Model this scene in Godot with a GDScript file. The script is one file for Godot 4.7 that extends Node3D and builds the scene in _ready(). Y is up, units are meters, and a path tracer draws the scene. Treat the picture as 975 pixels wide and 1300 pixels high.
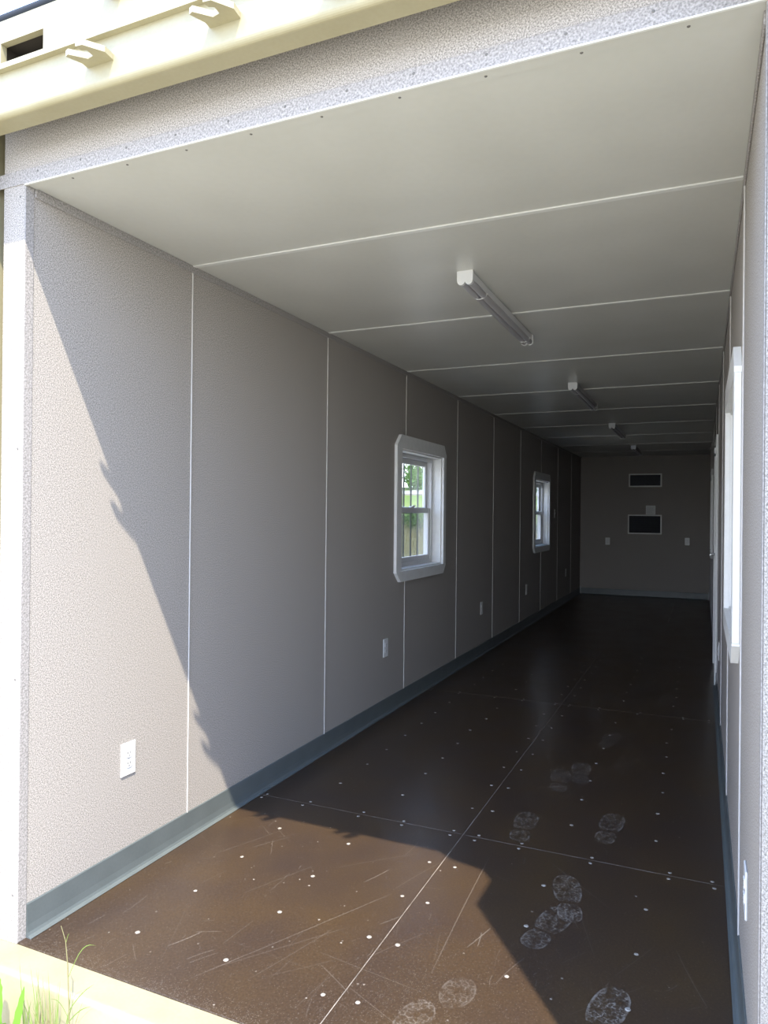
extends Node3D
# A lined shipping container seen through its open end. x: across (0 = window wall), y: up, d: depth into the container (z = -d).

const W := 2.13
const H := 2.459
const D0 := 0.127          # front plane of the lining
const D1 := 11.75          # far wall
const SEAM := 0.961        # first panel joint
const PITCH := 1.2192      # panel width
const SUN_ENERGY := 4.0

var M := {}
var taken := {}
var rng := RandomNumberGenerator.new()

# ------------------------------------------------------------------ mesh builder
class MB:
	var v := PackedVector3Array()
	var n := PackedVector3Array()
	var uv := PackedVector2Array()
	func tri(a: Vector3, b: Vector3, c: Vector3, na: Vector3, nb: Vector3, nc: Vector3) -> void:
		if (b - a).cross(c - a).dot(na + nb + nc) > 0.0:
			var t := b; b = c; c = t
			t = nb; nb = nc; nc = t
		v.append(a); v.append(b); v.append(c)
		n.append(na); n.append(nb); n.append(nc)
		for q: Vector3 in [a, b, c]:
			uv.append(Vector2(q.x / 2.13, (-q.z - 0.12) / 3.78))
	func quad(a: Vector3, b: Vector3, c: Vector3, e: Vector3, nn: Vector3) -> void:
		tri(a, b, c, nn, nn, nn)
		tri(a, c, e, nn, nn, nn)
	func box(x0: float, x1: float, y0: float, y1: float, d0: float, d1: float, bev := 0.0) -> void:
		var c := Vector3((x0 + x1) / 2, (y0 + y1) / 2, -(d0 + d1) / 2)
		var h := Vector3(absf(x1 - x0) / 2, absf(y1 - y0) / 2, absf(d1 - d0) / 2)
		obox(c, h, Basis(), bev)
	# box with chamfered edges, turned by a basis
	func obox(c: Vector3, h: Vector3, bs: Basis, bev := 0.0) -> void:
		var e: float = minf(bev, minf(h.x, minf(h.y, h.z)) * 0.9)
		var r := h - Vector3(e, e, e)
		for ax in 3:
			var u := (ax + 1) % 3
			var w := (ax + 2) % 3
			for s: float in [-1.0, 1.0]:
				var nn := Vector3.ZERO; nn[ax] = s
				var p: Array[Vector3] = []
				for k: Vector2 in [Vector2(-1, -1), Vector2(1, -1), Vector2(1, 1), Vector2(-1, 1)]:
					var q := Vector3.ZERO
					q[ax] = s * h[ax]; q[u] = k.x * r[u]; q[w] = k.y * r[w]
					p.append(c + bs * q)
				quad(p[0], p[1], p[2], p[3], bs * nn)
				if e > 0.0:
					for s2: float in [-1.0, 1.0]:      # edge between faces ax and u
						var m := Vector3.ZERO; m[ax] = s; m[u] = s2
						var p2: Array[Vector3] = []
						for k: float in [-1.0, 1.0]:
							var q1 := Vector3.ZERO
							q1[ax] = s * h[ax]; q1[u] = s2 * r[u]; q1[w] = k * r[w]
							var q2 := Vector3.ZERO
							q2[ax] = s * r[ax]; q2[u] = s2 * h[u]; q2[w] = k * r[w]
							p2.append(c + bs * q1); p2.append(c + bs * q2)
						quad(p2[0], p2[1], p2[3], p2[2], (bs * m).normalized())
		if e > 0.0:
			for sx: float in [-1.0, 1.0]:
				for sy: float in [-1.0, 1.0]:
					for sz: float in [-1.0, 1.0]:
						var a := c + bs * Vector3(sx * h.x, sy * r.y, sz * r.z)
						var b := c + bs * Vector3(sx * r.x, sy * h.y, sz * r.z)
						var g := c + bs * Vector3(sx * r.x, sy * r.y, sz * h.z)
						var nn := (bs * Vector3(sx, sy, sz)).normalized()
						tri(a, b, g, nn, nn, nn)
	# polygon pts (u, v) pushed from w0 to w1; o + u*U + v*V + w*N
	func prism(pts: PackedVector2Array, o: Vector3, U: Vector3, V: Vector3, N: Vector3, w0: float, w1: float) -> void:
		var idx := Geometry2D.triangulate_polygon(pts)
		for i in range(0, idx.size(), 3):
			for w: float in [w0, w1]:
				var nn := N if (w == w1) == (w1 > w0) else -N
				var t: Array[Vector3] = []
				for k in 3:
					var q := pts[idx[i + k]]
					t.append(o + U * q.x + V * q.y + N * w)
				tri(t[0], t[1], t[2], nn, nn, nn)
		var area := 0.0
		for i in pts.size():
			area += pts[i].cross(pts[(i + 1) % pts.size()])
		for i in pts.size():
			var a := pts[i]
			var b := pts[(i + 1) % pts.size()]
			var e := (b - a).normalized()
			var o2 := Vector2(e.y, -e.x) * signf(area)
			var nn := U * o2.x + V * o2.y
			quad(o + U * a.x + V * a.y + N * w0, o + U * b.x + V * b.y + N * w0, o + U * b.x + V * b.y + N * w1, o + U * a.x + V * a.y + N * w1, nn)
	func tube(pts: Array, r0: float, r1: float, seg := 10, caps := true) -> void:
		var rings: Array = []
		var up := Vector3.UP
		for i in pts.size():
			var t: Vector3 = (pts[mini(i + 1, pts.size() - 1)] - pts[maxi(i - 1, 0)]).normalized()
			var s := t.cross(up)
			if s.length() < 0.05: s = t.cross(Vector3.RIGHT)
			s = s.normalized()
			var q := s.cross(t).normalized()
			var r := lerpf(r0, r1, float(i) / maxf(pts.size() - 1, 1))
			var ring: Array = []
			for k in seg:
				var a := TAU * k / seg
				var nn := s * cos(a) + q * sin(a)
				ring.append([pts[i] + nn * r, nn])
			rings.append(ring)
		for i in rings.size() - 1:
			for k in seg:
				var a = rings[i][k]; var b = rings[i][(k + 1) % seg]; var c = rings[i + 1][(k + 1) % seg]; var e = rings[i + 1][k]
				tri(a[0], b[0], c[0], a[1], b[1], c[1])
				tri(a[0], c[0], e[0], a[1], c[1], e[1])
		if caps:
			for z in [0, rings.size() - 1]:
				var nn: Vector3 = (pts[0] - pts[1]).normalized() if z == 0 else (pts[z] - pts[z - 1]).normalized()
				for k in range(1, seg - 1):
					tri(rings[z][0][0], rings[z][k][0], rings[z][k + 1][0], nn, nn, nn)
	# low dome, used for screw heads
	func dome(c: Vector3, nn: Vector3, r: float, hgt: float, seg := 10) -> void:
		var s := nn.cross(Vector3(0.31, 0.52, 0.79)).normalized()
		var q := s.cross(nn)
		for k in seg:
			var a := TAU * k / seg
			var b := TAU * (k + 1) / seg
			var pa := s * cos(a) + q * sin(a)
			var pb := s * cos(b) + q * sin(b)
			var n1 := (pa + nn).normalized(); var n2 := (pb + nn).normalized()
			tri(c + pa * r, c + pb * r, c + pb * r * 0.7 + nn * hgt, n1, n2, n2)
			tri(c + pa * r, c + pb * r * 0.7 + nn * hgt, c + pa * r * 0.7 + nn * hgt, n1, n2, n1)
			tri(c + pa * r * 0.7 + nn * hgt, c + pb * r * 0.7 + nn * hgt, c + nn * hgt, nn, nn, nn)
	func mesh() -> ArrayMesh:
		var arr := []
		arr.resize(Mesh.ARRAY_MAX)
		arr[Mesh.ARRAY_VERTEX] = v
		arr[Mesh.ARRAY_NORMAL] = n
		arr[Mesh.ARRAY_TEX_UV] = uv
		var m := ArrayMesh.new()
		m.add_surface_from_arrays(Mesh.PRIMITIVE_TRIANGLES, arr)
		return m

# ------------------------------------------------------------------ nodes
func V(x: float, y: float, d: float) -> Vector3:
	return Vector3(x, y, -d)

func numbered(called: String) -> String:
	var k: int = taken.get(called, 0)
	taken[called] = k + 1
	return called if k == 0 else "%s_%03d" % [called, k]

func tag(o: Node3D, label: String, category: String, group := "") -> Node3D:
	o.set_meta("label", label)
	o.set_meta("category", category)
	if group: o.set_meta("group", group)
	return o

func thing(called: String, at: Vector3, label: String, category: String, group := "") -> Node3D:
	var o := Node3D.new()
	o.name = numbered(called)
	add_child(o)
	o.position = at
	return tag(o, label, category, group)

func setting(called: String, label := "", category := "") -> Node3D:
	var o := Node3D.new()
	o.name = called
	add_child(o)
	o.set_meta("kind", "structure")
	if label: o.set_meta("label", label)
	if category: o.set_meta("category", category)
	return o

# commits what the builder holds (world coordinates) as one part; the node stands at the middle of its base
func part(called: String, mb: MB, mat: Material, parent: Node3D, label := "") -> MeshInstance3D:
	var o := MeshInstance3D.new()
	o.name = called
	var lo := mb.v[0]; var hi := mb.v[0]
	for q in mb.v:
		lo = lo.min(q); hi = hi.max(q)
	var c := Vector3((lo.x + hi.x) / 2, lo.y, (lo.z + hi.z) / 2)
	for i in mb.v.size():
		mb.v[i] -= c
	o.mesh = mb.mesh()
	o.material_override = mat
	parent.add_child(o, true)
	var off := Vector3.ZERO
	var p: Node = parent
	while p != self:
		off += (p as Node3D).position
		p = p.get_parent()
	o.position = c - off
	if label: o.set_meta("label", label)
	return o

func put(called: String, mesh: Mesh, mat: Material, parent: Node3D, at: Vector3) -> MeshInstance3D:
	var o := MeshInstance3D.new()
	o.name = called
	o.mesh = mesh
	o.material_override = mat
	parent.add_child(o, true)
	var off := Vector3.ZERO
	var p: Node = parent
	while p != self:
		off += (p as Node3D).position
		p = p.get_parent()
	o.position = at - off
	return o

func copy(o: Node3D, at: Vector3, label: String) -> Node3D:
	var c: Node3D = o.duplicate()
	c.name = numbered(String(o.name))
	add_child(c)
	c.position = at
	c.set_meta("label", label)
	return c

# ------------------------------------------------------------------ materials
func lin(r: float, g: float, b: float) -> Color:
	return Color(r, g, b).linear_to_srgb()

func mat(c: Color, rough := 0.6, metal := 0.0, spec := 0.5) -> StandardMaterial3D:
	var m := StandardMaterial3D.new()
	m.albedo_color = c
	m.roughness = rough
	m.metallic = metal
	m.metallic_specular = spec
	return m

func noise_bytes(size: int, freq: float, sd: int, oct := 1, kind := FastNoiseLite.TYPE_SIMPLEX_SMOOTH) -> PackedByteArray:
	var f := FastNoiseLite.new()
	f.seed = sd
	f.noise_type = kind
	f.frequency = freq
	f.fractal_type = FastNoiseLite.FRACTAL_FBM if oct > 1 else FastNoiseLite.FRACTAL_NONE
	f.fractal_octaves = oct
	var im := f.get_seamless_image(size, size)
	im.convert(Image.FORMAT_L8)
	return im.get_data()

# seamless colour texture between two linear colours, fine and coarse grain mixed
func grain_tex(size: int, lo: Vector3, hi: Vector3, layers: Array) -> ImageTexture:
	var bufs := []
	for l in layers:
		bufs.append(noise_bytes(size, l[0], l[1], l[2] if l.size() > 3 else 1))
	var lut := PackedByteArray()
	for i in 256:
		var t := i / 255.0
		var c := lin(lerpf(lo.x, hi.x, t), lerpf(lo.y, hi.y, t), lerpf(lo.z, hi.z, t))
		lut.append(int(c.r * 255)); lut.append(int(c.g * 255)); lut.append(int(c.b * 255))
	var out := PackedByteArray()
	out.resize(size * size * 3)
	var nl := layers.size()
	for i in size * size:
		var s := 0.0
		for k in nl:
			s += bufs[k][i] * layers[k][layers[k].size() - 1]
		var q := clampi(int(s), 0, 255) * 3
		out[i * 3] = lut[q]; out[i * 3 + 1] = lut[q + 1]; out[i * 3 + 2] = lut[q + 2]
	var im := Image.create_from_data(size, size, false, Image.FORMAT_RGB8, out)
	im.generate_mipmaps()
	return ImageTexture.create_from_image(im)

func triplanar(t: Texture2D, metres: float, rough: float, spec := 0.5) -> StandardMaterial3D:
	var m := mat(Color.WHITE, rough, 0.0, spec)
	m.albedo_texture = t
	m.uv1_triplanar = true
	m.uv1_world_triplanar = true
	m.uv1_scale = Vector3.ONE / metres
	return m

func make_materials() -> void:
	M.vinyl = triplanar(grain_tex(1024, Vector3(0.05, 0.0452, 0.0415), Vector3(0.61, 0.56, 0.51), [[0.15, 11, 0.5], [0.32, 12, 0.5]]), 0.85, 0.75, 0.3)
	M.vinyl_trim = triplanar(grain_tex(512, Vector3(0.12, 0.111, 0.105), Vector3(0.465, 0.435, 0.414), [[0.16, 21, 0.55], [0.3, 22, 0.45]]), 0.7, 0.6, 0.4)
	M.batten = mat(lin(0.50, 0.48, 0.46), 0.45)
	M.ceiling = triplanar(grain_tex(256, Vector3(0.485, 0.48, 0.44), Vector3(0.53, 0.525, 0.485), [[0.02, 31, 0.7], [0.2, 32, 0.3]]), 1.8, 0.32, 0.5)
	M.white_trim = mat(lin(0.62, 0.62, 0.59), 0.35)
	M.white_paint = triplanar(grain_tex(256, Vector3(0.70, 0.70, 0.675), Vector3(0.78, 0.78, 0.76), [[0.03, 41, 0.6], [0.2, 42, 0.4]]), 0.6, 0.42)
	M.white_plastic = mat(lin(0.66, 0.66, 0.65), 0.3)
	M.slot = mat(lin(0.02, 0.02, 0.02), 0.7)
	M.base = triplanar(grain_tex(256, Vector3(0.09, 0.105, 0.105), Vector3(0.11, 0.126, 0.126), [[0.03, 51, 0.6], [0.25, 52, 0.4]]), 0.8, 0.42)
	M.cream = triplanar(grain_tex(512, Vector3(0.285, 0.252, 0.152), Vector3(0.335, 0.302, 0.195), [[0.015, 61, 3, 0.7], [0.2, 62, 0.3]]), 1.5, 0.45)
	M.steel = mat(lin(0.5, 0.5, 0.5), 0.4, 0.8)
	M.dark_strip = mat(lin(0.028, 0.032, 0.040), 0.75, 0.0, 0.3)
	M.black_bar = mat(lin(0.03, 0.032, 0.03), 0.45)
	M.navy = mat(lin(0.02, 0.022, 0.03), 0.6)
	M.grey_frame = mat(lin(0.38, 0.39, 0.40), 0.5)
	M.lens = mat(lin(0.36, 0.35, 0.36), 0.28)
	M.screw = triplanar(grain_tex(64, Vector3(0.15, 0.135, 0.115), Vector3(0.42, 0.39, 0.34), [[0.1, 71, 0.6], [0.3, 72, 0.4]]), 0.06, 0.7)
	M.screw_dark = mat(lin(0.16, 0.15, 0.14), 0.5, 0.4)
	M.filler = triplanar(grain_tex(128, Vector3(0.08, 0.068, 0.056), Vector3(0.38, 0.335, 0.29), [[0.05, 81, 0.7], [0.3, 82, 0.3]]), 0.45, 0.8)
	var g := mat(Color(0.92, 0.97, 0.95, 0.05), 0.03)
	g.transparency = BaseMaterial3D.TRANSPARENCY_ALPHA
	M.glass = g
	var s := mat(Color(0.25, 0.26, 0.25, 0.16), 0.9)
	s.transparency = BaseMaterial3D.TRANSPARENCY_ALPHA
	M.screen = s
	M.ground = triplanar(grain_tex(512, Vector3(0.72, 0.72, 0.72), Vector3(1.0, 1.0, 1.0), [[0.02, 101, 4, 0.55], [0.15, 102, 0.45]]), 6.0, 0.95, 0.2)
	M.ground.vertex_color_use_as_albedo = true
	for a in [["leaf", 0.075, 0.15, 0.025], ["leaf_dark", 0.04, 0.085, 0.02], ["grass", 0.13, 0.19, 0.045], ["straw", 0.19, 0.175, 0.085], ["weed", 0.10, 0.20, 0.025]]:
		var m := mat(lin(a[1], a[2], a[3]), 0.6, 0.0, 0.3)
		m.cull_mode = BaseMaterial3D.CULL_DISABLED
		m.backlight_enabled = true
		m.backlight = lin(a[1] * 0.6, a[2] * 0.6, a[3] * 0.5)
		M[a[0]] = m
	M.bark = mat(lin(0.11, 0.085, 0.065), 0.9)
	M.track = triplanar(grain_tex(128, Vector3(0.19, 0.175, 0.14), Vector3(0.25, 0.23, 0.19), [[0.05, 111, 0.6], [0.3, 112, 0.4]]), 3.0, 0.95)
	make_floor_material()

# brown film-faced plywood with the dirt seen in the photograph: scratches, grit, boot prints
func make_floor_material() -> void:
	var TW := 1280
	var TH := 2048
	var sx := TW / 2.13
	var sy := TH / 3.78
	var dust := PackedFloat32Array()
	dust.resize(TW * TH)
	rng.seed = 77
	var put_dust := func(x: int, y: int, a: float) -> void:
		if x >= 0 and x < TW and y >= 0 and y < TH:
			dust[y * TW + x] = maxf(dust[y * TW + x], a)
	var line := func(x0: float, d0: float, x1: float, d1: float, a: float, wid: float) -> void:
		var n := int(maxf(absf(x1 - x0) * sx, absf(d1 - d0) * sy)) + 1
		var bow := rng.randf_range(-0.004, 0.004)
		for i in n + 1:
			var t := float(i) / n
			var px := (lerpf(x0, x1, t) + bow * sin(t * PI)) * sx
			var py := (lerpf(d0, d1, t) - 0.12) * sy
			var k := a * rng.randf_range(0.45, 1.0) * minf(1.0, 6.0 * minf(t, 1.0 - t) + 0.3)
			put_dust.call(int(px), int(py), k)
			if wid > 1.0: put_dust.call(int(px) + 1, int(py), k * (wid - 1.0))
	# scratches: most run along the floor, a few across
	for i in 300:
		var x := rng.randf() * 2.13
		var d := 0.14 + pow(rng.randf(), 1.4) * 3.7
		var l := 0.015 + pow(rng.randf(), 4.0) * 0.35
		var a := rng.randfn(PI / 2, 0.4) if rng.randf() < 0.75 else rng.randf() * PI
		line.call(x, d, x + cos(a) * l, d + sin(a) * l, rng.randf_range(0.04, 0.30), 1.0 + rng.randf() * 0.2)
	for s in [[0.62, 0.22, 0.98, 0.92, 0.4], [0.66, 0.3, 0.93, 0.66, 0.25], [0.45, 0.32, 0.50, 0.43, 0.75], [0.48, 0.42, 0.56, 0.46, 0.4], [0.55, 0.29, 0.60, 0.37, 0.45], [0.57, 0.28, 0.62, 0.36, 0.35], [1.02, 0.72, 1.07, 0.80, 0.5], [1.27, 0.55, 1.23, 1.35, 0.35], [0.85, 0.95, 0.9, 1.08, 0.6], [0.30, 1.0, 0.40, 1.16, 0.35], [0.2, 0.9, 0.33, 1.2, 0.25], [1.33, 0.72, 1.37, 0.86, 0.6], [1.36, 0.74, 1.35, 0.82, 0.5], [0.70, 1.0, 0.95, 1.25, 0.28]]:
		line.call(s[0], s[1], s[2], s[3], s[4] * 0.8, 1.3)
	# grit, thicker by the threshold and beside the middle joint
	for i in 15000:
		var d := 0.125 + pow(rng.randf(), 2.2) * 3.7
		var x := rng.randf() * 2.13
		if i % 5 == 0:
			x = clampf(rng.randfn(1.3, 0.18), 0.0, 2.12); d = 0.125 + absf(rng.randfn(0.0, 0.32))
		elif i % 5 == 1:
			d = 0.125 + absf(rng.randfn(0.0, 0.035)); x = rng.randf() * 2.13
		elif i % 23 == 2:
			x = 1.069 + rng.randfn(0.0, 0.02); d = rng.randf_range(0.13, 3.0)
		put_dust.call(int(x * sx), int((d - 0.12) * sy), rng.randf_range(0.05, 0.45))
	for i in 170:
		var x := rng.randf() * 2.13
		var d := 0.14 + pow(rng.randf(), 1.5) * 3.6
		var r := rng.randf_range(0.8, 2.6)
		var a := rng.randf_range(0.25, 0.9)
		for yy in range(-3, 4):
			for xx in range(-3, 4):
				if Vector2(xx, yy * 1.1).length() < r * rng.randf_range(0.7, 1.1):
					put_dust.call(int(x * sx) + xx, int((d - 0.12) * sy) + yy, a * rng.randf_range(0.6, 1.0))
	# boot prints: centre x, centre d, half length, turn, strength, part shown (0 whole, 1 fore, -1 heel)
	var cell := FastNoiseLite.new()
	cell.noise_type = FastNoiseLite.TYPE_CELLULAR
	cell.cellular_return_type = FastNoiseLite.RETURN_DISTANCE2_SUB
	cell.cellular_jitter = 0.8
	cell.seed = 5
	cell.frequency = 1.0
	var blot := FastNoiseLite.new()
	blot.seed = 9
	blot.frequency = 22.0
	for f in [[1.575, 1.17, 0.165, -0.22, 0.62, 0], [1.545, 0.95, 0.15, 0.25, 0.45, 0], [1.645, 1.845, 0.17, 0.06, 0.5, 0], [1.42, 2.50, 0.17, -0.12, 0.5, 0], [1.335, 2.34, 0.17, -0.1, 0.45, 0], [1.29, 1.70, 0.16, -0.05, 0.45, 0], [1.495, 3.16, 0.16, 0.1, 0.45, 0], [1.33, 3.72, 0.16, -0.1, 0.4, 0], [1.77, 0.56, 0.16, 0.2, 0.62, 0], [1.37, 0.50, 0.075, 0.1, 0.30, 2], [1.295, 0.34, 0.09, 0.1, 0.42, 2], [1.44, 0.30, 0.06, 0.1, 0.32, 2], [1.14, 3.05, 0.12, 0.0, 0.25, 2], [1.62, 2.75, 0.16, 0.15, 0.12, 0]]:
		var L: float = f[2]
		var cs := cos(f[3]); var sn := sin(f[3])
		for py in range(int((f[1] - L * 1.2 - 0.12) * sy), int((f[1] + L * 1.2 - 0.12) * sy)):
			for px in range(int((f[0] - 0.1) * sx), int((f[0] + 0.1) * sx)):
				var gx: float = px / sx - f[0]
				var gd: float = py / sy + 0.12 - f[1]
				var u := (gx * cs - gd * sn)
				var t := (gx * sn + gd * cs) / L      # -1 heel .. 1 toe
				if absf(t) > 1.0: continue
				var half := 0.052 * sqrt(maxf(0.0, 1.0 - pow(absf(t - 0.35) / 0.66, 2.6))) if t > -0.28 else 0.043 * sqrt(maxf(0.0, 1.0 - pow(absf(t + 0.62) / 0.38, 3.0)))
				if f[5] == 2: half = 0.05 * sqrt(maxf(0.0, 1.0 - t * t))
				if t > -0.28 and t < -0.18 and f[5] == 0: half = 0.0
				if absf(u) > half: continue
				var e := cell.get_noise_2d(u * 50.0 + f[0] * 91.0, t * L * 60.0 + f[1] * 37.0) + 1.0
				var edge := clampf(1.3 - e * 5.0, 0.0, 1.0)
				var rim := smoothstep(0.80, 0.95, absf(u) / half) * 0.6
				var patch := clampf(0.62 + blot.get_noise_2d(u + f[0] * 3.0, t * L + f[1] * 3.0) * 1.5, 0.0, 1.0)
				var inner := clampf((e - 0.3) * 1.6, 0.0, 1.0) * 0.5 if f[4] > 0.55 else 0.08
				put_dust.call(px, py, (f[4] if f[5] == 2 else f[4] * 1.35) * maxf(maxf(edge, rim), inner) * patch * rng.randf_range(0.55, 1.0))
	var n1 := FastNoiseLite.new(); n1.seed = 3; n1.frequency = 0.0032; n1.fractal_octaves = 4
	var n2 := FastNoiseLite.new(); n2.seed = 4; n2.frequency = 0.16; n2.fractal_type = FastNoiseLite.FRACTAL_NONE
	var im1 := n1.get_image(TW, TH); im1.convert(Image.FORMAT_L8)
	var im2 := n2.get_image(TW, TH); im2.convert(Image.FORMAT_L8)
	var b1 := im1.get_data(); var b2 := im2.get_data()
	var to_s := PackedByteArray()
	for i in 16384:
		to_s.append(int(lin(i / 16383.0, 0, 0).r * 255.0 + 0.5))
	var alb := PackedByteArray(); alb.resize(TW * TH * 3)
	var rgh := PackedByteArray(); rgh.resize(TW * TH)
	for i in TW * TH:
		var t := b1[i] / 255.0
		var k := 0.72 + b2[i] / 255.0 * 0.36 + (((i * 1103515245 + 12345) >> 16) & 255) / 255.0 * 0.20
		var q := dust[i]
		var r := lerpf(0.038, 0.055, t) * k
		var g := lerpf(0.0250, 0.0335, t) * k
		var b := lerpf(0.0190, 0.0165, t) * k
		r += (0.40 - r) * q; g += (0.365 - g) * q; b += (0.32 - b) * q
		alb[i * 3] = to_s[int(r * 16383.0)]; alb[i * 3 + 1] = to_s[int(g * 16383.0)]; alb[i * 3 + 2] = to_s[int(b * 16383.0)]
		rgh[i] = int((0.29 + 0.06 * t + 0.6 * q) * 255.0)
	var m := mat(Color.WHITE, 1.0)
	m.albedo_texture = ImageTexture.create_from_image(Image.create_from_data(TW, TH, false, Image.FORMAT_RGB8, alb))
	m.roughness_texture = ImageTexture.create_from_image(Image.create_from_data(TW, TH, false, Image.FORMAT_L8, rgh))
	M.floor = m

# ------------------------------------------------------------------ lining
# a sheet on a side wall (side -1: x = 0, +1: x = W), o = distance outwards from the room, holes as [d0, d1, y0, y1]
func sheet(mb: MB, side: int, o0: float, o1: float, d0: float, d1: float, y0: float, y1: float, holes: Array, bev := 0.0) -> void:
	var x0 := -o1 if side < 0 else W + o0
	var x1 := -o0 if side < 0 else W + o1
	for h in holes:
		if h[0] < d1 - 0.001 and h[1] > d0 + 0.001:
			var a: float = maxf(h[0], d0)
			var b: float = minf(h[1], d1)
			if a > d0 + 0.001: sheet(mb, side, o0, o1, d0, a, y0, y1, holes, 0.0)
			if b < d1 - 0.001: sheet(mb, side, o0, o1, b, d1, y0, y1, holes, 0.0)
			if h[2] > y0 + 0.001: mb.box(x0, x1, y0, h[2], a, b)
			if h[3] < y1 - 0.001: mb.box(x0, x1, h[3], y1, a, b)
			return
	mb.box(x0, x1, y0, y1, d0, d1, bev)

func seams() -> Array:
	var s := [D0 + 0.005]
	for k in 9: s.append(SEAM + k * PITCH)
	s.append(D1)
	return s

func side_wall(side: int, holes: Array, called: String) -> void:
	var w := setting(called, "warm grey speckled vinyl wall panels with thin joint strips" + (" and barred windows" if side < 0 else " opposite the barred windows"), "wall")
	var s := seams()
	for k in s.size() - 1:
		var mb := MB.new()
		sheet(mb, side, 0.0, 0.014, s[k] + 0.0015, s[k + 1] - 0.0015, 0.0, H, holes, 0.002)
		part("wall_panel", mb, M.vinyl, w)
	for k in range(1, s.size() - 1):
		var cuts := [[0.108, H - 0.03]]
		for h in holes:
			if s[k] > h[0] - 0.11 and s[k] < h[1] + 0.11:
				cuts = [[h[3] + 0.102, H - 0.03]]
				if h[2] > 0.3: cuts.append([0.108, h[2] - 0.078])
		var mb := MB.new()
		for c in cuts:
			sheet(mb, side, -0.0055, 0.0, s[k] - 0.003, s[k] + 0.003, c[0], c[1], [], 0.0015)
		part("joint_strip", mb, M.batten, w)
	var t := MB.new()
	sheet(t, side, -0.006, 0.0, D0 + 0.036, D1, H - 0.031, H, [], 0.002)
	part("cornice_strip", t, M.vinyl_trim, w)
	var j := MB.new()
	sheet(j, side, -0.003, 0.0, D0, D0 + 0.034, 0.0, H, [], 0.002)
	part("jamb_strip", j, M.vinyl_trim, w)

func baseboard(called: String, pts: Array, flip: int, label: String) -> void:
	# cove profile (out, up) swept straight from a to b
	var b := setting(called, label, "baseboard")
	var a: Vector3 = pts[0]
	var e: Vector3 = pts[1]
	var out: Vector3 = pts[2]
	var prof := PackedVector2Array([Vector2(0, 0), Vector2(0.024, 0), Vector2(0.0255, 0.002), Vector2(0.0175, 0.0038), Vector2(0.0115, 0.0075), Vector2(0.0078, 0.016), Vector2(0.0055, 0.04), Vector2(0.005, 0.108), Vector2(0.003, 0.111), Vector2(0, 0.111)])
	var mb := MB.new()
	mb.prism(prof, a, out, Vector3.UP, (e - a).normalized(), 0.0, (e - a).length())
	part("cove_strip", mb, M.base, b)

func build_floor() -> void:
	var f := setting("floor", "dark brown film-faced plywood sheets, scratched and dusty, with pale screw heads", "floor")
	var g := 0.0013
	var bays := [[D0 + 0.004, 1.4996], [1.4996, 3.886], [3.886, 6.29], [6.29, 8.69], [8.69, D1]]
	var dot := MB.new(); dot.dome(Vector3.ZERO, Vector3.UP, 0.0088, 0.0012, 9)
	var dot_mesh := dot.mesh()
	var small := MB.new(); small.dome(Vector3.ZERO, Vector3.UP, 0.0076, 0.0010, 8)
	var small_mesh := small.mesh()
	var slab := MB.new(); slab.box(-0.15, W + 0.15, -0.17, -0.031, D0 + 0.01, D1 + 0.15)
	part("subfloor", slab, M.cream, f)
	rng.seed = 5
	for k in bays.size():
		var xs := [0.0, 1.069, W] if k < 4 else [0.0, 0.55, 1.61, W]
		var d0: float = bays[k][0]
		var d1: float = bays[k][1]
		for c in xs.size() - 1:
			var mb := MB.new()
			mb.box(xs[c] + (g if c > 0 else 0.0), xs[c + 1] - (g if c < xs.size() - 2 else 0.0), -0.03, 0.0, d0 + (g if k > 0 else 0.0), d1 - (g if k < 4 else 0.0), 0.0006)
			var sh := part("floor_sheet", mb, M.floor, f)
			if k > 2: continue
			# screw heads: rows along the sheet, pairs at the cross joints
			var cols: Array = [0.31, 0.66, 1.02] if c == 0 else [1.12, 1.48, 1.836]
			var rows: Array = [0.338, 0.636, 0.916, 1.21] if k == 0 else ([1.797, 2.112, 2.395, 2.69, 2.98, 3.268, 3.572] if k == 1 else [4.19, 4.48, 4.78, 5.08, 5.38, 5.7, 6.0])
			for x: float in cols:
				for d: float in rows:
					put("screw_head", dot_mesh if rng.randf() < 0.6 else small_mesh, M.screw, sh, V(x + rng.randfn(0, 0.006), 0.0, d + rng.randfn(0, 0.006)))
			var jx: Array = [0.05, 0.278, 0.575, 0.785, 1.02] if c == 0 else [1.128, 1.327, 1.61, 1.908, 2.07]
			for x: float in jx:
				if k > 0: put("screw_head", small_mesh, M.screw, sh, V(x + rng.randfn(0, 0.005), 0.0, d0 + 0.022 + rng.randfn(0, 0.004)))
				put("screw_head", small_mesh, M.screw, sh, V(x + rng.randfn(0, 0.005), 0.0, d1 - 0.026 + rng.randfn(0, 0.004)))
	# light dirt packed in the joints, just below the surface
	for k in range(1, 5):
		var mb := MB.new(); mb.box(0.0, W, -0.012, -0.0006, bays[k][0] - g, bays[k][0] + g)
		part("joint_filler", mb, M.filler, f)
	var lg := MB.new(); lg.box(1.069 - g, 1.069 + g, -0.012, -0.0007, D0 + 0.004, 8.68)
	part("joint_filler", lg, M.filler, f)

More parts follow.
